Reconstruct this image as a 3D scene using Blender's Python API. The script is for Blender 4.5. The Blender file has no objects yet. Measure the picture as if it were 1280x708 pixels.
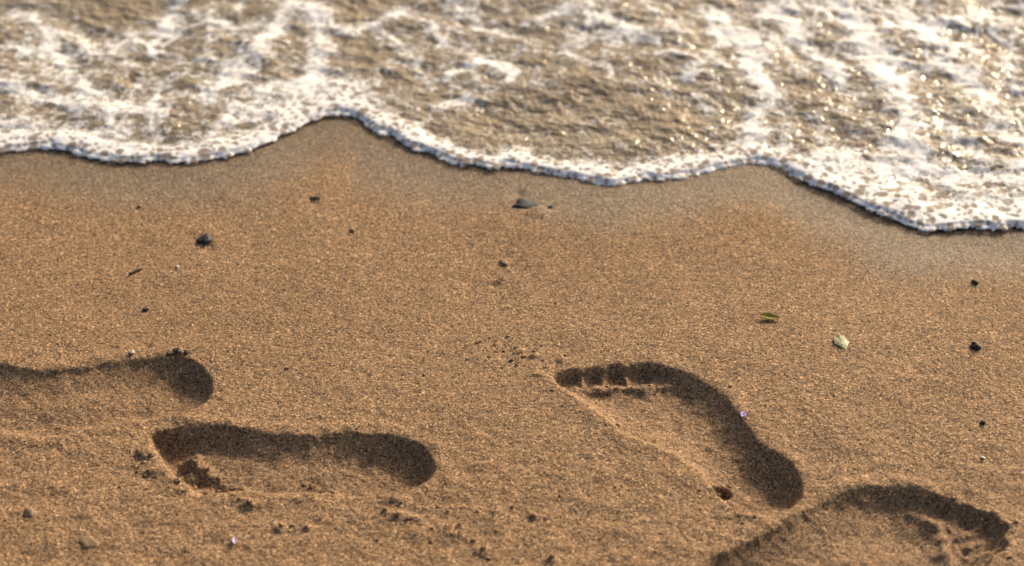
import bpy, math, random
import numpy as np
from mathutils import Vector, noise as mnoise
random.seed(4); rng=np.random.default_rng(7)
scene=bpy.context.scene
scene.view_settings.view_transform='Standard'
scene.view_settings.look='None'
scene.view_settings.exposure=0
# ---------------- camera geometry (metres) ----------------
H=1.4; PITCH=math.radians(38); FOC=80.0
CY=-H/math.tan(PITCH)
S=36/FOC/1280
def G(u,v):
    a=(u-640)*S; b=-(v-354)*S
    dy=math.cos(PITCH)+b*math.sin(PITCH); dz=-math.sin(PITCH)+b*math.cos(PITCH)
    t=-H/dz
    return (a*t, CY+dy*t)
# ---------------- numpy noise ----------------
TAB=rng.random((256,256)); TABX=rng.random((256,256)); TABY=rng.random((256,256))
def vn(x,y,s=0):
    x=x+s*17.37; y=y+s*9.71
    xi=np.floor(x).astype(np.int64); yi=np.floor(y).astype(np.int64)
    fx=x-xi; fy=y-yi
    fx=fx*fx*fx*(fx*(fx*6-15)+10); fy=fy*fy*fy*(fy*(fy*6-15)+10)
    a=TAB[xi&255,yi&255]; b=TAB[(xi+1)&255,yi&255]; c=TAB[xi&255,(yi+1)&255]; d=TAB[(xi+1)&255,(yi+1)&255]
    return ((a*(1-fx)+b*fx)*(1-fy)+(c*(1-fx)+d*fx)*fy)*2-1
def fbm(x,y,s=0,o=4,g=0.5):
    r=0;am=1;t=0
    for i in range(o):
        r=r+am*vn(x*2**i*(1+.03*i)+y*.31*i,y*2**i-x*.27*i,s+i*3); t+=am; am*=g
    return r/t*1.4
def worley(x,y,s=0):
    x=x+s*13.1; y=y+s*7.7
    xi=np.floor(x).astype(np.int64); yi=np.floor(y).astype(np.int64)
    f1=np.full(x.shape,9.);f2=np.full(x.shape,9.);idr=np.zeros(x.shape)
    for i in(-1,0,1):
        for j in(-1,0,1):
            cx=xi+i; cy=yi+j
            px=cx+TABX[cx&255,cy&255]; py=cy+TABY[cx&255,cy&255]
            d=np.hypot(px-x,py-y)
            n=d<f1
            f2=np.where(n,f1,np.minimum(f2,d)); f1=np.where(n,d,f1)
            idr=np.where(n,TAB[cx&255,cy&255],idr)
    return f1,f2,idr
def ss(a,b,x):
    t=np.clip((x-a)/(b-a),0,1); return t*t*(3-2*t)
def segdist(px,py,pts):
    d=np.full(px.shape,9.)
    for (x0,y0),(x1,y1) in zip(pts[:-1],pts[1:]):
        dx,dy=x1-x0,y1-y0; L=dx*dx+dy*dy+1e-12
        t=np.clip(((px-x0)*dx+(py-y0)*dy)/L,0,1)
        d=np.minimum(d,np.hypot(px-x0-t*dx,py-y0-t*dy))
    return d
# ---------------- swash front line ----------------
FR=[(-420,200),(-250,215),(-100,190),(0,195),(40,190),(70,190),(100,202),(150,208),(210,207),(270,205),(310,197),(345,180),(370,160),(400,147),(430,143),(455,155),(480,173),(510,184),(530,190),(560,205),(600,212),(650,215),(700,222),(750,233),(800,235),(850,227),(900,215),(930,209),(955,210),(985,223),(1020,238),(1060,252),(1100,270),(1130,285),(1180,290),(1230,287),(1280,292),(1400,280),(1550,300),(1700,270)]
FG=np.array([G(*p) for p in FR])
_x=np.arange(-1.4,1.4,0.001); _y=np.interp(_x,FG[:,0],FG[:,1])
k=np.hanning(71); k/=k.sum(); _y=np.convolve(np.pad(_y,35,mode='edge'),k,'valid')
_y=_y+0.0055*vn(_x/0.045,_x*0,5)+0.0050*vn(_x/0.018,_x*0,6)
_g=np.gradient(_y,0.001); _g=np.convolve(np.pad(_g,20,mode='edge'),np.ones(41)/41,'valid')
def front(x,y):
    f=np.interp(x,_x,_y); g=np.interp(x,_x,_g)
    return (y-f)/np.sqrt(1+g*g)
# ---------------- footprints ----------------
def crom(P,n=6):
    P=np.array(P,float); out=[]
    N=len(P)
    for i in range(N):
        p0,p1,p2,p3=P[i-1],P[i],P[(i+1)%N],P[(i+2)%N]
        for j in range(n):
            t=j/n
            out.append(.5*((2*p1)+(-p0+p2)*t+(2*p0-5*p1+4*p2-p3)*t*t+(-p0+3*p1-3*p2+p3)*t**3))
    return np.array(out)
FPS=[
 dict(o=[(-70,466,24),(-20,457,24),(30,461,26),(80,462,26),(130,455,22),(170,448,18),(210,443,16),(244,448,15),(265,467,13),(269,490,12),(256,509,12),(215,521,13),(170,527,14),(125,537,15),(60,550,16),(0,546,16),(-70,539,16)],
      depth=10.5,g=[(218,482,36,4.5),(70,500,36,-2.5),(118,500,30,-2.5),(5,482,30,1)],ridge=[],rim=2.2,
      label="shallow bare footprint with deep heel pressed into damp sand"),
 dict(o=[(184,543,6),(210,535,10),(250,532,16),(300,535,22),(345,541,25),(400,543,25),(450,541,22),(500,545,18),(531,559,14),(546,582,11),(536,604,11),(502,618,11),(460,622,11),(420,620,11),(380,620,11),(340,620,11),(300,617,11),(265,618,10),(235,608,8),(212,592,8),(194,568,6)],
      depth=12.5,g=[(485,582,40,4),(340,592,36,-2.5),(212,556,18,5),(400,594,25,-1)],ridge=[],rim=2.6,
      label="deep bare footprint with crumbled sand lumps at the toes"),
 dict(o=[(688,473,6),(703,465,6),(718,461,6),(728,461,7),(742,458,7),(755,458,7),(770,456,7),(785,457,7),(802,455,8),(820,457,9),(842,461,13),(876,473,20),(908,496,24),(933,530,22),(959,558,19),(988,577,15),(1006,605,14),(998,631,12),(966,645,12),(930,641,11),(905,630,9),(888,611,10),(868,588,20),(834,570,26),(790,551,26),(754,527,22),(724,504,16),(700,489,11)],
      depth=11.0,g=[(954,604,38,6),(896,610,9,7),(858,504,32,2),(900,545,28,1),(810,540,36,-4.5),(852,565,28,-3),(750,508,26,-2),(735,470,12,-1)],
      ridge=[((722,482),(765,483),6,3.8),((765,483),(808,479),6,4.8),((808,479),(838,477),6,2.8),((726,462),(728,480),3.8,3.2),((752,460),(754,482),3.8,3.6),((781,459),(783,480),3.8,3.6),((812,460),(815,478),4,2.6)],rim=1.3,
      label="curved bare footprint with toe marks and deep dark heel"),
 dict(o=[(850,735,16),(880,698,15),(928,676,16),(975,652,17),(1020,629,17),(1060,615,16),(1100,608,16),(1140,613,13),(1180,621,9),(1197,628,8),(1214,631,8),(1225,638,8),(1243,643,8),(1250,652,8),(1262,661,8),(1259,674,8),(1260,688,8),(1247,697,8),(1236,711,10),(1190,735,20),(1130,752,26),(1040,775,30),(960,790,30),(870,775,26)],
      depth=11.5,g=[(1065,705,55,-6),(1128,664,26,4),(930,705,34,3)],
      ridge=[((1142,636),(1172,650),7,3),((1172,650),(1186,680),7,4),((1186,680),(1190,712),7,3.5),((1202,636),(1190,652),3.8,3),((1226,648),(1202,664),3.8,3),((1250,661),(1210,676),3.8,3),((1254,682),(1212,690),3.8,3)],rim=2,
      label="bare footprint with arched outer edge and row of toe dents")]
for F in FPS:
    c=crom([(*G(u,v),w*1e-3) for u,v,w in F['o']]); F['c']=c
    F['bb']=(c[:,0].min()-.05,c[:,0].max()+.05,c[:,1].min()-.05,c[:,1].max()+.05)
def polysd(px,py,c):
    d=np.full(px.shape,9.); w=np.zeros(px.shape); wd=np.zeros(px.shape); ins=np.zeros(px.shape,bool)
    N=len(c)
    for i in range(N):
        x0,y0,w0=c[i]; x1,y1,w1=c[(i+1)%N]
        dx,dy=x1-x0,y1-y0; L=dx*dx+dy*dy+1e-12
        t=np.clip(((px-x0)*dx+(py-y0)*dy)/L,0,1)
        dd=np.hypot(px-x0-t*dx,py-y0-t*dy); n=dd<d
        d=np.where(n,dd,d)
        k=math.sqrt(L)/(dd*dd+1e-5)**1.5; w+=k*(w0+w1)/2; wd+=k   # smoothly blended wall width
        if y0!=y1:
            cr=((y0>py)!=(y1>py))&(px<(x1-x0)*(py-y0)/(y1-y0)+x0); ins^=cr
    return np.where(ins,-d,d),w/wd
# mounds (+) and pits (-): u,v,radius mm,height mm
BUMPS=[(238,570,13,8),(250,580,14,10),(266,590,10,8),(230,586,9,5),(252,613,9,-7),(280,598,7,4),(392,603,7,4),(420,612,6,3),(300,604,7,3),(903,607,7,-9),(918,622,5,3),
 (672,268,13,2),(646,243,9,-2),(620,356,7,-2),(628,349,6,1.5),(257,311,10,-2),(255,290,12,1.2),(393,256,6,-1.5),(630,329,6,1.2),
 (620,432,5,2),(650,440,6,2),(668,447,5,2),(225,440,5,3),(500,645,7,2.5),(480,640,6,2),(520,650,6,2),(600,690,8,2.5),(575,660,6,2),(690,700,8,2),(620,640,6,1.8),(670,645,7,2),(350,662,6,2),(385,662,6,2.3),(310,632,7,2.5),(180,570,8,2.5),(190,590,8,2),
 (950,648,9,1.5),(880,645,8,1.5),(770,533,6,1.5),(1020,610,8,1.2),(560,600,7,1.2),(700,452,6,2),(675,470,6,1.5),(100,565,12,1.5),(60,600,14,1.),(120,640,14,1.)]
BG=[(*G(u,v),r*1e-3,h*1e-3) for u,v,r,h in BUMPS]
def carve(x,y,z,pr):
    fid=np.full(x.shape,-1)
    for n,F in enumerate(FPS):
        bb=F['bb']; m=np.where((x>bb[0])&(x<bb[1])&(y>bb[2])&(y<bb[3]))[0]
        if len(m)==0: continue
        X=x[m];Y=y[m]
        sd,w=polysd(X,Y,F['c'])
        fid[m[sd<0.006]]=n
        sdn=sd+.0020*fbm(X/.026,Y/.026,3,3)+.0005*vn(X/.006,Y/.006,8)
        din=-sdn
        D=np.full(X.shape,F['depth']*1e-3)
        for u,v,r,a in F['g']:
            gx,gy=G(u,v); rr=r*.8e-3
            D+=a*1e-3*np.exp(-((X-gx)**2+((Y-gy))**2)/(rr*rr))
        D=D*(1+.10*fbm(X/.03,Y/.03,21))
        t=np.clip(din/(w*1.85),0,1); prof=(1-(1-t)**2.2)*ss(-.001,.007,din)
        dz=D*prof
        hh=np.zeros(X.shape)
        for p,q,r,a in F['ridge']:
            d=segdist(X+.003*fbm(X/.02,Y/.02,4),Y+.003*fbm(X/.02,Y/.02,14),[G(*p),G(*q)])
            hh=np.maximum(hh,a*1e-3*np.exp(-(d/(r*1e-3))**2)*(1+.3*vn(X/.008,Y/.008,16)))
        dz=np.maximum(dz-hh*ss(0,.004,dz),dz*.15)
        z[m]-=dz
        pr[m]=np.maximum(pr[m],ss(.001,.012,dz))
        inner=ss(0,.006,din)
        z[m]+=inner*(.0005+.0005*ss(.4,1,t))*fbm(X/.012,Y/.012,31)
        rim=np.exp(-((sdn-.005)/.008)**2)*np.clip(.6+1.1*fbm(X/.03,Y/.03,11),0,1.5)
        z[m]+=rim*F['rim']*.7e-3
    for gx,gy,r,h in BG:
        m=np.where((np.abs(x-gx)<3*r)&(np.abs(y-gy)<3*r))[0]
        X=x[m];Y=y[m]
        d=np.hypot(X-gx,(Y-gy)*1.1)+r*.35*fbm(X/.010,Y/.010,13,3)
        z[m]+=h*ss(1.3*r,.1*r,d)*(1+.12*fbm(X/.006,Y/.006,19))
    return z,fid
def axis(a,b,st,far,growth=1.17):
    core=np.arange(a,b,st); t=[];s=st;p=0
    while p<far: s*=growth; p+=s; t.append(p)
    t=np.array(t); return np.concatenate([a-t[::-1],core,core[-1]+t])
def sand_height(x,y):
    shp=x.shape; x=x.ravel();y=y.ravel()
    d=front(x,y); near=ss(2.0,.8,np.hypot(x,y))
    z=near*(.0022*fbm(x/.22,y/.22,1,3)+.0007*fbm(x/.045,y/.045,2,3))
    rough=.25+.75*ss(.08,-.30,y)
    z+=near*rough*(.00050*fbm(x/.011,y/.011,6,3)+.00036*vn(x/.0035,y/.0035,9))
    z+=near*ss(-.18,-.32,y)*.0012*fbm(x/.03,y/.018,91,3)
    z*=ss(.06,-.03,d)*.75+.25
    z-=ss(0,.15,d)*.004+np.clip(d,0,200)*.03
    z+=ss(0,-.1,d)*.0015+ np.clip(-d-.8,0,12)*.04
    pr=np.zeros(x.shape)
    z,fid=carve(x,y,z,pr)
    return z.reshape(shp),fid.reshape(shp),pr.reshape(shp)
def grid_obj(name,X,Y,Z,fm,attrs,mat):
    ny,nx=X.shape
    idx=np.arange(nx*ny).reshape(ny,nx)
    q=np.stack([idx[:-1,:-1],idx[:-1,1:],idx[1:,1:],idx[1:,:-1]],-1)[fm].reshape(-1,4)
    used=np.zeros(nx*ny,bool); used[q.ravel()]=True
    re=np.cumsum(used)-1; q=re[q]
    co=np.stack([X.ravel()[used],Y.ravel()[used],Z.ravel()[used]],-1).astype(np.float32)
    me=bpy.data.meshes.new(name)
    me.vertices.add(len(co)); me.vertices.foreach_set('co',co.ravel())
    me.loops.add(q.size); me.loops.foreach_set('vertex_index',q.ravel().astype(np.int32))
    me.polygons.add(len(q)); me.polygons.foreach_set('loop_start',(np.arange(len(q))*4).astype(np.int32))
    me.update(calc_edges=True)
    me.polygons.foreach_set('use_smooth',np.ones(len(q),bool))
    for k,v in attrs.items():
        a=me.attributes.new(k,'FLOAT','POINT'); a.data.foreach_set('value',v.ravel()[used].astype(np.float32))
    me.materials.append(mat); me.update()
    o=bpy.data.objects.new(name,me); scene.collection.objects.link(o); return o
# ---------------- materials ----------------
class NT:
    def __init__(s,name):
        s.m=bpy.data.materials.new(name); s.m.use_nodes=True; s.t=s.m.node_tree; s.n=s.t.nodes
        s.b=s.n['Principled BSDF']; s.out=s.n['Material Output']
        s.pos=s.n.new('ShaderNodeNewGeometry').outputs['Position']
    def L(s,a,b): s.t.links.new(a,b)
    def noise(s,sc,det=2,rough=.5,vec=None):
        n=s.n.new('ShaderNodeTexNoise'); n.inputs['Scale'].default_value=sc; n.inputs['Detail'].default_value=det; n.inputs['Roughness'].default_value=rough
        s.L(vec or s.pos,n.inputs['Vector']); return n.outputs['Fac']
    def vor(s,sc,feat='F1'):
        n=s.n.new('ShaderNodeTexVoronoi'); n.feature=feat; n.inputs['Scale'].default_value=sc; s.L(s.pos,n.inputs['Vector']); return n
    def ramp(s,f,st,interp='LINEAR'):
        n=s.n.new('ShaderNodeValToRGB'); e=n.color_ramp.elements; n.color_ramp.interpolation=interp
        while len(e)<len(st): e.new(.5)
        for i,(p,c) in enumerate(st):
            e[i].position=p; e[i].color=(*c,1) if isinstance(c,tuple) else (c,c,c,1)
        s.L(f,n.inputs[0]); return n.outputs[0]
    def mix(s,f,a,b,mode='MIX'):
        n=s.n.new('ShaderNodeMix'); n.data_type='RGBA'; n.blend_type=mode
        for sk,v in((n.inputs[0],f),(n.inputs[6],a),(n.inputs[7],b)):
            if hasattr(v,'links'): s.L(v,sk)
            elif isinstance(v,tuple): sk.default_value=(*v,1)
            else: sk.default_value=v
        return n.outputs[2]
    def math(s,op,a,b=0,cl=False):
        n=s.n.new('ShaderNodeMath'); n.operation=op; n.use_clamp=cl
        for sk,v in((n.inputs[0],a),(n.inputs[1],b)):
            if hasattr(v,'links'): s.L(v,sk)
            else: sk.default_value=v
        return n.outputs[0]
    def attr(s,k):
        n=s.n.new('ShaderNodeAttribute'); n.attribute_name=k; return n.outputs['Fac']
    def bump(s,h,dist,st=1.,prev=None):
        n=s.n.new('ShaderNodeBump'); n.inputs['Strength'].default_value=st; n.inputs['Distance'].default_value=dist
        s.L(h,n.inputs['Height'])
        if prev is not None: s.L(prev,n.inputs['Normal'])
        return n.outputs[0]
def sand_mat():
    N=NT('wet_sand')
    big=N.noise(4,3); mid=N.noise(28,4,.6); gr=N.vor(680); gr2=N.noise(950,2,.7)
    base=N.mix(N.ramp(big,[(.3,0.),(.7,1.)]),(.300,.176,.084),(.345,.208,.104))
    base=N.mix(N.math('MULTIPLY',N.ramp(mid,[(.35,0.),(.7,1.)]),.4),base,(.255,.143,.067))
    grc=N.n.new('ShaderNodeSeparateColor'); N.L(gr.outputs['Color'],grc.inputs[0])
    var=N.ramp(grc.outputs[0],[(0.,(.18,.16,.15)),(.16,(.55,.55,.55)),(.5,(1.,1.,1.)),(.8,(1.3,1.3,1.3)),(.95,(1.8,1.85,1.95)),(1.,(2.8,2.9,3.1))])
    base=N.mix(1.,base,var,'MULTIPLY')
    base=N.mix(N.attr('press_shade'),base,N.mix(1.,base,(.80,.80,.82),'MULTIPLY'))  # damp pressed sand, plus shade painted into the footprint hollows
    wet=N.attr('wet')
    base=N.mix(wet,base,N.mix(1.,base,(.66,.745,.86),'MULTIPLY'))
    N.L(base,N.b.inputs['Base Color'])
    N.L(N.math('SUBTRACT',.8,N.math('MULTIPLY',wet,.33)),N.b.inputs['Roughness'])
    N.b.inputs['Specular IOR Level'].default_value=.4
    b=N.bump(N.noise(350,3,.7),.0020,.75)
    b=N.bump(gr2,.0013,.8,b)
    N.L(b,N.b.inputs['Normal']); return N.m
def water_mat():
    N=NT('shallow_water')
    mid=N.noise(30,4,.6)
    c=N.ramp(mid,[(.3,(.20,.148,.092)),(.5,(.28,.218,.142)),(.72,(.37,.305,.21))])
    N.L(c,N.b.inputs['Base Color']); N.b.inputs['Roughness'].default_value=.12; N.b.inputs['IOR'].default_value=1.42
    b=N.bump(N.noise(85,2,.4),.0055,.8); b=N.bump(N.noise(170,1,.5),.0014,.6,b)
    N.L(b,N.b.inputs['Normal']); return N.m
def foam_mat():
    N=NT('sea_foam')
    den=N.attr('dens'); hole=N.attr('hole')
    v=N.vor(200); fine=N.ramp(v.outputs['Distance'],[(.10,1.),(.42,0.)])
    c=N.mix(hole,(.97,.95,.93),(.46,.38,.32))
    c=N.mix(N.math('MULTIPLY',fine,.32),c,(.58,.50,.44))
    N.L(c,N.b.inputs['Base Color']); N.b.inputs['Roughness'].default_value=.5; N.b.inputs['Specular IOR Level'].default_value=.35
    b=N.bump(v.outputs['Distance'],.0006,.4); N.L(b,N.b.inputs['Normal'])
    tr=N.n.new('ShaderNodeBsdfTransparent'); mx=N.n.new('ShaderNodeMixShader')
    br=N.noise(105,4,.75)
    al=N.math('ADD',den,N.math('MULTIPLY',N.math('SUBTRACT',br,.5),N.math('SUBTRACT',3.2,N.math('MULTIPLY',den,2.2))))
    al=N.math('SUBTRACT',al,N.math('MULTIPLY',fine,.36))
    al=N.ramp(al,[(.10,0.),(.74,1.)])
    al=N.math('MULTIPLY',al,N.math('SUBTRACT',1.,N.math('MULTIPLY',hole,.35)),True)
    N.L(al,mx.inputs[0]); N.L(tr.outputs[0],mx.inputs[1]); N.L(N.b.outputs[0],mx.inputs[2]); N.L(mx.outputs[0],N.out.inputs[0])
    return N.m
def rock_mat(name,c1,c2,r=.6,sc=300):
    N=NT(name); n=N.noise(sc,4,.6)
    N.L(N.ramp(n,[(.35,c1),(.65,c2)]),N.b.inputs['Base Color']); N.b.inputs['Roughness'].default_value=r
    N.L(N.bump(n,.0008,.6),N.b.inputs['Normal']); return N.m
SAND=sand_mat(); WATER=water_mat(); FOAM=foam_mat()
# ---------------- sand sheet + footprints ----------------
xs=axis(-.70,.70,.00125,120); ys=axis(-.45,.22,.00125,120)
X,Y=np.meshgrid(xs,ys); Z,fid,pr=sand_height(X,Y)
d=front(X,Y)
wet=np.clip(ss(-.115,-.025,d+.020*fbm(X/.14,Y/.10,41,3)+.004*fbm(X/.012,Y/.012,44)),0,1)
ff=np.minimum.reduce([fid[:-1,:-1],fid[:-1,1:],fid[1:,1:],fid[1:,:-1]])
at={'wet':wet,'press_shade':pr}
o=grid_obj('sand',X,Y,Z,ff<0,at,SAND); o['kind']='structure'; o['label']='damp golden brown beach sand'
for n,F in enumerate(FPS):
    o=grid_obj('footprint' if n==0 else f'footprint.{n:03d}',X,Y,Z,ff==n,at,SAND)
    o['label']=F['label']; o['category']='footprint'; o['group']='bare footprints in the sand'
# ---------------- water + foam ----------------
xs2=axis(-.95,.95,.0014,120,1.2); ys2=axis(G(640,300)[1]-.015,.72,.0014,140,1.2)
X2,Y2=np.meshgrid(xs2,ys2); d2=front(X2,Y2)
nr=ss(40,3,np.hypot(X2,Y2))
wz=.0012+.0030*ss(.0,.06,d2)+ss(.01,.09,d2)*nr*(.0030*fbm(X2/.045+.3*Y2/.035,Y2/.026,51,3)+.0035*fbm(X2/.12,Y2/.09,52,2))
fm=(np.minimum(d2[:-1,:-1],d2[1:,1:])>.005)
wz=np.where(d2<.008,wz-.0010,wz)
o=grid_obj('water',X2,Y2,wz,fm,{},WATER); o['kind']='structure'; o['label']='shallow murky rippled sea water'
STR=[([(0,108),(60,122),(130,140),(200,150)],13,.8),([(-40,60),(60,75),(140,58)],12,.7),([(150,175),(120,130),(85,95),(60,60)],10,.7),
([(365,10),(335,55),(295,100),(262,130)],11,1.),([(395,20),(400,70),(395,110),(420,135)],14,1.),([(330,140),(370,120),(410,110),(460,125)],18,1.),([(185,70),(225,10)],9,.7),([(10,20),(70,45)],12,.6),
([(268,170),(305,130),(350,110)],10,.8),([(185,130),(190,170)],8,.8),([(0,160),(60,165),(100,175)],14,.8),([(560,95),(605,84),(645,100)],8,.9),([(545,135),(585,130)],6,.9),([(385,25),(450,40),(510,15)],9,.8),
([(620,40),(700,20),(760,30),(830,55)],8,.8),([(700,70),(760,92)],6,.8),([(855,95),(905,60),(880,20)],9,.8),([(900,20),(945,80),(955,130),(945,195)],12,1.),([(950,20),(1010,60),(1045,100)],9,.8),
([(1045,0),(1085,70),(1125,130),(1150,215)],15,1.),([(1125,20),(1185,80),(1215,105)],11,.9),([(1215,100),(1250,160),(1300,190)],11,.8),([(1000,205),(1090,210),(1180,225),(1290,235)],14,1.),([(1150,150),(1120,200)],8,.7),
([(1190,170),(1240,200),(1290,215)],9,.7),([(240,20),(300,40)],8,.6),([(1000,10),(1100,40),(1280,30)],12,.4),([(870,120),(900,150)],5,.6),([(530,20),(560,60)],6,.7),([(1010,150),(1040,190)],6,.6),([(1090,100),(1110,150)],8,.6),
([(560,5),(600,40),(650,55)],6,.7),([(740,5),(720,50),(690,75)],6,.6),([(480,50),(520,75),(540,110)],5,.55),([(800,5),(840,40)],6,.7),([(820,70),(870,75),(900,95)],5,.6)]
Wx=X2+.010*fbm(X2/.05,Y2/.05,61,3)+.0045*fbm(X2/.012,Y2/.012,63,2); Wy=Y2+.014*fbm(X2/.05,Y2/.05,62,3)+.0045*fbm(X2/.012,Y2/.012,64,2)
cov=np.zeros(X2.shape)
for p,w,a in STR:
    g=[G(*q) for q in p]; dd=segdist(Wx,Wy,g)
    ww=w*.95e-3
    cov=np.maximum(cov,.78*a*np.exp(-(dd/ww)**2*.8)+.20*a*np.exp(-(dd/(2.2*ww))**2))
f1,f2,_=worley(Wx/.034,Wy/.07,3); lace=ss(.30,.0,f2-f1)
f1b,f2b,_=worley(Wx/.015,Wy/.024,5); lace2=ss(.40,.0,f2b-f1b)
strk=np.clip(.4+1.1*fbm(Wx/.020+.3*Wy/.05*np.sign(X2-.05),Wy/.075,77,4),0,1.2)
mx=X2+.05*fbm(X2/.2,Y2/.2,70)
side=np.maximum(ss(-.12,-.32,mx),ss(.20,.38,mx)); far=ss(.28,.46,Y2+.03*fbm(X2/.1,Y2/.1,71))
gen=np.clip(.19*side+.24*far+.11,0,1)*np.clip(.6+.8*fbm(X2/.07,Y2/.09,72,3),0,1.4)
cov2=np.clip(cov*(.70+.45*fbm(X2/.02,Y2/.02,73))+gen*lace*.8+gen*strk*.35+(cov*.35+gen*.8)*lace2*.5,0,1)
bw=np.interp(X2,[G(u,v)[0] for u,v in((0,200),(120,200),(300,200),(420,150),(500,180),(600,210),(800,230),(950,210),(1050,250),(1160,290),(1280,290))],np.array([.054,.044,.036,.050,.032,.027,.029,.040,.054,.070,.062]))
bw=bw*(1+.45*fbm(X2/.04,Y2/.04,75))
fw=lambda q,s: worley((X2+.002*vn(X2/.01,Y2/.01,80))/q,(Y2+.002*vn(X2/.01,Y2/.01,81))/q,s)
a1,a2,ai=fw(.0118,9); b1,b2,bi=fw(.0072,12)
d3=d2-.0040*ss(.15,.75,a1)+.001
band=ss(1.45,.50,d2/bw)
inner=np.exp(-np.maximum(d2-bw,0)/.02)*.45*lace2*(d2>bw)
dens=np.clip(np.maximum(band,np.maximum(cov2,inner)),0,1)
hole=np.maximum(ss(.46,.26,a1)*(ai>.58), ss(.44,.22,b1)*(bi>.42)*.85)*ss(.25,.8,dens)*(.35+.65*band)
edge=np.clip(d3/.014,0,1); dome=np.sqrt(np.clip(1-(1-edge)**2,0,1))
th=band*.0038*dome*(ss(1.5,.3,d2/bw)*.5+.5)+.0008*np.clip(cov2,0,1)*ss(0,.02,d2)
th=th*(1+.25*fbm(X2/.03,Y2/.03,83))*(.84+.16*np.sqrt(np.clip(1-(a1/.8)**2,0,1)))-hole*.0005*ss(.002,.004,th)
fz=wz*ss(.0,.012,d2)+th
dens=np.maximum(dens,np.where(d2<.012,1,0)*band)
mm=(dens>.03)&(d3>-.0003)&(np.abs(X2)<.96)&(Y2<.73)
fm=mm[:-1,:-1]&mm[1:,1:]&mm[:-1,1:]&mm[1:,:-1]
o=grid_obj('sea_foam',X2,Y2,fz+.0005,fm,{'dens':dens,'hole':hole},FOAM); o['kind']='stuff'; o['label']='white bubbly sea foam edging the wave'
# ---------------- small things ----------------
def ground(x,y):
    z,_,_=sand_height(np.array([x]),np.array([y])); return float(z[0])
def blob(name,u,v,size,scl,mat,label,cat,rough=.3,sink=.3,rot=None,sub=3,group=None,freq=1.3):
    import bmesh
    x,y=G(u,v); bm=bmesh.new(); bmesh.ops.create_icosphere(bm,subdivisions=sub,radius=1)
    off=Vector((random.random()*50,random.random()*50,0))
    for q in bm.verts:
        p=q.co.copy(); n=1+rough*mnoise.noise(p*freq+off)+rough*.5*mnoise.noise(p*freq*2.6+off)+rough*.2*mnoise.noise(p*8+off)
        c=p*n
        q.co=Vector((c.x*scl[0],c.y*scl[1],c.z*scl[2]))*size
    me=bpy.data.meshes.new(name); bm.to_mesh(me); bm.free()
    for f in me.polygons: f.use_smooth=True
    me.materials.append(mat); o=bpy.data.objects.new(name,me); scene.collection.objects.link(o)
    o.location=(x,y,ground(x,y)+size*scl[2]*(1-2*sink)); o.rotation_euler=(random.uniform(-.15,.15),random.uniform(-.15,.15),rot if rot is not None else random.random()*6.28)
    o['label']=label; o['category']=cat
    if group: o['group']=group
    return o
BLK=rock_mat('black_stone',(.008,.008,.008),(.022,.02,.02),.6)
BLU=rock_mat('slate_stone',(.012,.016,.019),(.04,.047,.05),.65)
TAN=rock_mat('tan_stone',(.20,.125,.06),(.32,.21,.11),.7)
PAL=rock_mat('pale_shell',(.50,.45,.38),(.7,.65,.58),.4)
GRN=rock_mat('green_shell',(.14,.15,.06),(.46,.43,.25),.5,180)
BRN=rock_mat('dark_debris',(.03,.018,.01),(.09,.05,.025),.7)
YEL=rock_mat('yellow_leaf',(.34,.27,.03),(.56,.48,.08),.5,200)
PUR=rock_mat('purple_petal',(.25,.17,.5),(.45,.38,.7),.5,200)
LIL=rock_mat('lilac_petal',(.45,.34,.5),(.62,.5,.66),.5,200)
blob('pebble',256,300,.0078,(1.1,.9,.5),BLK,'black rounded pebble half buried in sand','pebble',.4,.43)
blob('pebble',660,257,.0095,(1.4,.85,.22),BLU,'slate blue stone half buried in a small sand hollow','pebble',.5,.56,rot=.05,freq=1.1)
blob('pebble',688,260,.0026,(1.2,.9,.6),BLU,'small grey pebble beside the slate stone','pebble',.3,.4)
blob('pebble',1219,437,.0045,(1.2,1,.7),BLK,'tiny black angular pebble on the sand','pebble',.4,.35)
blob('pebble',1219,354,.003,(1.3,.9,.7),BRN,'tiny dark brown pebble on the sand','pebble',.4,.3)
blob('pebble',394,249,.0045,(1.3,.8,.4),BRN,'small brown pebble pressed into wet sand','pebble',.35,.45)
blob('pebble',441,290,.003,(1.1,.9,.6),TAN,'tiny tan pebble on the sand','pebble')
blob('pebble',38,644,.0055,(1.3,1,.5),TAN,'small yellowish tan pebble on rough sand','pebble',.4,.5)
blob('pebble',110,680,.0075,(1.2,1,.3),TAN,'flat tan pebble sunk in the sand','pebble',.4,.54)
blob('pebble',182,388,.0028,(1.2,.8,.7),BLK,'tiny black grain sized pebble','pebble')
blob('pebble',630,329,.0040,(1.4,.8,.3),TAN,'flat sandy pebble barely showing','pebble',.3,.5)
blob('pebble',1228,532,.0025,(1.1,1,.7),BLK,'tiny black pebble on the sand','pebble')
blob('pebble',175,258,.0025,(1.1,1,.6),TAN,'tiny tan pebble on the sand','pebble')
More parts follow.
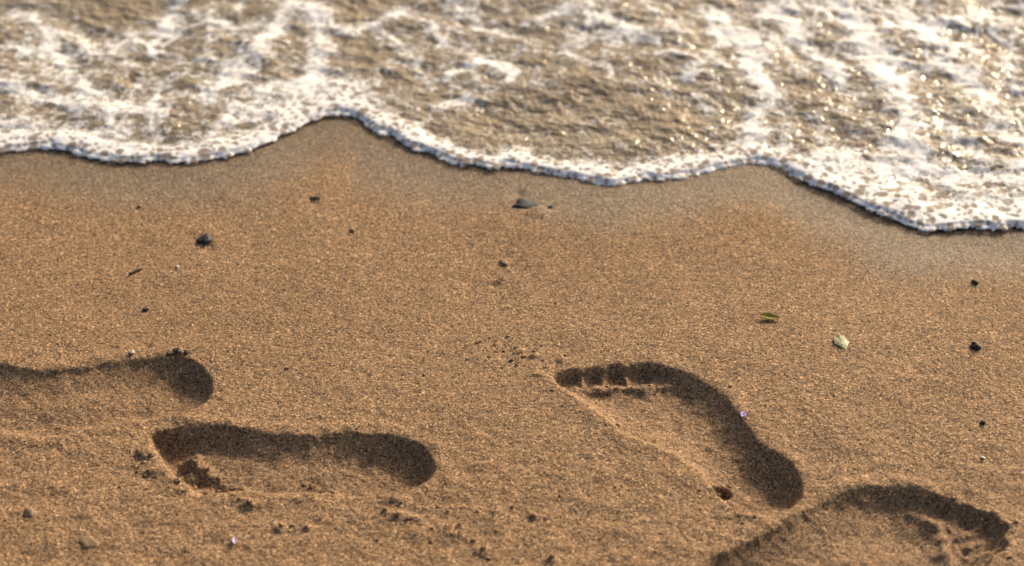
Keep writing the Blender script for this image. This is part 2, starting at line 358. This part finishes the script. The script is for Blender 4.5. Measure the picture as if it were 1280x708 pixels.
def shell(u,v,size,mat,label,rot,tilt=.3,name='shell_fragment',flat=1.,sx=1.,jag=.25,rib=1.):
    x,y=G(u,v); NR,NA=14,36; vs=[];fs=[]
    for i in range(NR+1):
        r=i/NR
        for j in range(NA+1):
            a=-1.05+2.1*j/NA
            rr=r*(1+.05*rib*math.cos(a*14)*r+jag*mnoise.noise(Vector((a*2,u,0)))+jag*.5*mnoise.noise(Vector((a*6,u,3))))
            h=flat*.42*math.sin(math.pi*min(1,r*.75+.12))*math.cos(a*.9)+.03*rib*math.cos(a*28)*r
            vs.append((rr*math.sin(a)*size*sx,rr*math.cos(a)*size*1.25-size*.6,h*size))
    for i in range(NR):
        for j in range(NA):
            k=i*(NA+1)+j; fs.append((k,k+1,k+NA+2,k+NA+1))
    me=bpy.data.meshes.new(name); me.from_pydata(vs,[],fs); me.update()
    for f in me.polygons:f.use_smooth=True
    me.materials.append(mat); o=bpy.data.objects.new(name,me); scene.collection.objects.link(o)
    m=o.modifiers.new('s','SOLIDIFY'); m.thickness=size*.06
    o.location=(x,y,ground(x,y)+.0004); o.rotation_euler=(tilt,.05,rot); o['label']=label; o['category']='shell'
shell(1052,432,.0185,GRN,'flat pale greenish mottled shell piece lying on sand',.25,.05,flat=.2,sx=.5,jag=.5,rib=.25)
shell(166,444,.0042,PAL,'tiny white shell chip beside a footprint',1.5)
shell(222,334,.003,PAL,'tiny white shell chip on smooth sand',2.)
shell(1228,575,.003,PAL,'tiny white shell chip on smooth sand',2.8)
def leaf(name,u,v,L,W,mat,label,cat,rot,curl=.25):
    x,y=G(u,v); vs=[];fs=[];n=18;m=8
    for i in range(n+1):
        t=i/n; w=W*math.sin(math.pi*t**.8)*(1-.25*t)+W*.03
        for j in range(m+1):
            s=(j/m-.5)*2
            vs.append(((t-.5)*L, s*w*(1+.08*mnoise.noise(Vector((t*7,s,u)))), .0012+curl*L*(t-.5)**2+abs(s)**1.3*w*.6-.0003*(abs(s)<.15)))
    for i in range(n):
        for j in range(m):
            k=i*(m+1)+j; fs.append((k,k+1,k+m+2,k+m+1))
    me=bpy.data.meshes.new(name); me.from_pydata(vs,[],fs); me.update()
    for f in me.polygons:f.use_smooth=True
    me.materials.append(mat); o=bpy.data.objects.new(name,me); scene.collection.objects.link(o)
    q=o.modifiers.new('s','SOLIDIFY'); q.thickness=.0004
    o.location=(x,y,ground(x,y)); o.rotation_euler=(.2,0,rot); o['label']=label; o['category']=cat
leaf('leaf',963,400,.021,.0042,YEL,'small curled yellow green leaf on sand','leaf',-.25)
leaf('petal',928,523,.009,.0030,PUR,'tiny purple petal on the footprint rim','petal',1.2)
leaf('petal',293,680,.010,.0024,LIL,'tiny pale lilac petal on rough sand','petal',1.7)
def twig(u,v,L,r,label,rot):
    x,y=G(u,v); vs=[];fs=[];n=14;m=8
    def tube(p0,p1,r0,r1,n):
        b=len(vs)
        for i in range(n+1):
            t=i/n; c=Vector(p0).lerp(Vector(p1),t)+Vector((0,math.sin(t*3+u)*L*.05,math.sin(t*5)*L*.02)); rr=(r0+(r1-r0)*t)*(1+.2*mnoise.noise(Vector((t*9,u,0))))*(.15 if i in(0,n) else 1)
            for j in range(m):
                a=j*2*math.pi/m; vs.append((c.x,c.y+rr*math.cos(a),c.z+rr*math.sin(a)))
        for i in range(n):
            for j in range(m):
                k=b+i*m; fs.append((k+j,k+(j+1)%m,k+m+(j+1)%m,k+m+j))
    tube((-L/2,0,r),(L/2,0,r),r,r*.6,n); tube((0,0,r),(L*.18,L*.12,r*2),r*.5,r*.3,5)
    me=bpy.data.meshes.new('twig'); me.from_pydata(vs,[],fs); me.update()
    for f in me.polygons:f.use_smooth=True
    me.materials.append(BRN); o=bpy.data.objects.new('twig',me); scene.collection.objects.link(o)
    o.location=(x,y,ground(x,y)); o.rotation_euler=(0,0,rot); o['label']=label; o['category']='twig'
twig(170,341,.017,.0014,'short dark brown twig lying on sand',.75)
twig(189,433,.008,.0008,'tiny dark twig beside a footprint',1.2)
CL=[(222,442,4.5,BRN),(233,441,3.2,BRN),(212,443,3,BRN),(620,428,3,SAND),(630,440,2.6,SAND),(645,436,2.8,SAND),(655,447,3.2,SAND),(668,441,2.6,SAND),(612,447,2.3,SAND),(640,452,2.3,SAND),(585,450,2.2,SAND),(530,470,2,SAND),(358,461,2.3,SAND),(600,428,2,SAND),
(390,600,5,SAND),(402,606,4,SAND),(418,614,4.5,SAND),(436,617,4,SAND),(380,596,3.5,SAND),(447,612,3,SAND),(292,602,5,SAND),(302,608,3.6,SAND),(312,632,4.5,SAND),(300,626,3,SAND),
(272,604,4.5,SAND),(226,592,4.5,SAND),(286,608,4,SAND),(242,600,5,SAND),(190,572,4.5,SAND),(180,580,3.5,SAND),(222,604,5,SAND),
(352,661,3.4,SAND),(366,659,3,SAND),(384,662,3.8,SAND),(482,639,3.4,SAND),(496,646,4,SAND),(510,650,3.2,SAND),(470,634,3,SAND),(575,658,3,SAND),(592,676,3.8,SAND),(604,688,3.4,SAND),(612,698,3.2,SAND),(668,645,3.4,SAND),(682,648,2.8,SAND),(690,699,3.8,SAND),(640,634,2.8,SAND),(560,640,2.7,SAND),
(772,533,3.6,SAND),(912,597,4,SAND),(918,628,4,SAND),(898,618,3.4,SAND),(690,490,2.8,SAND),
(776,470,2.6,SAND),(812,476,2.6,SAND),(1262,700,3.4,SAND),(1192,624,3,SAND),(1270,655,3,SAND),(150,610,2.6,SAND),(700,620,2.5,SAND),(820,690,2.6,SAND)]
for i in range(90):
    cu,cvv,su,sv=random.choice([(640,440,45,14),(420,628,90,12),(540,650,90,20),(900,630,40,20),(240,610,40,14),(1240,680,25,22),(180,575,18,18),(600,685,80,16),(790,475,50,10)])
    CL.append((random.gauss(cu,su),min(705,random.gauss(cvv,sv)),random.uniform(1.2,2.2),SAND))
for u,v,s,m in CL:
    kk=.66 if m is SAND else .9
    if s<2.5: kk=.85
    blob('sand_clod',u,v,s*1e-3*kk,(1,random.uniform(.7,1),random.uniform(.45,.65)),m,'dark damp crumb on the footprint edge' if m is BRN else 'small crumbly lump of damp sand','sand clod',.6,.38,sub=3,group='crumbs of sand scattered around the footprints',freq=1.8)
# ---------------- camera, light, sky ----------------
cd=bpy.data.cameras.new('camera'); cam=bpy.data.objects.new('camera',cd); scene.collection.objects.link(cam)
cam.location=(0,CY,H); cam.rotation_euler=(math.pi/2-PITCH,0,0)
cd.lens=FOC; cd.sensor_width=36; cd.clip_start=.05; cd.clip_end=1000
cd.dof.use_dof=True; cd.dof.aperture_fstop=3.6
gx,gy=G(640,480); cd.dof.focus_distance=(gy-CY)*math.cos(PITCH)+H*math.sin(PITCH)
scene.camera=cam
EL=math.radians(24.5); AZ=math.radians(36)
sd=Vector((math.sin(AZ)*math.cos(EL),math.cos(AZ)*math.cos(EL),math.sin(EL)))
sl=bpy.data.lights.new('sun','SUN'); sl.energy=4.6; sl.angle=math.radians(8.0); sl.color=(1,.83,.60)
so=bpy.data.objects.new('sun',sl); scene.collection.objects.link(so); so.rotation_euler=sd.to_track_quat('Z','Y').to_euler()
w=bpy.data.worlds.new('World'); scene.world=w; w.use_nodes=True
sk=w.node_tree.nodes.new('ShaderNodeTexSky'); sk.sky_type='NISHITA'; sk.sun_disc=False; sk.sun_elevation=EL; sk.sun_rotation=AZ; sk.dust_density=6; sk.ozone_density=.5
bg=w.node_tree.nodes['Background']; w.node_tree.links.new(sk.outputs[0],bg.inputs[0]); bg.inputs[1].default_value=.13
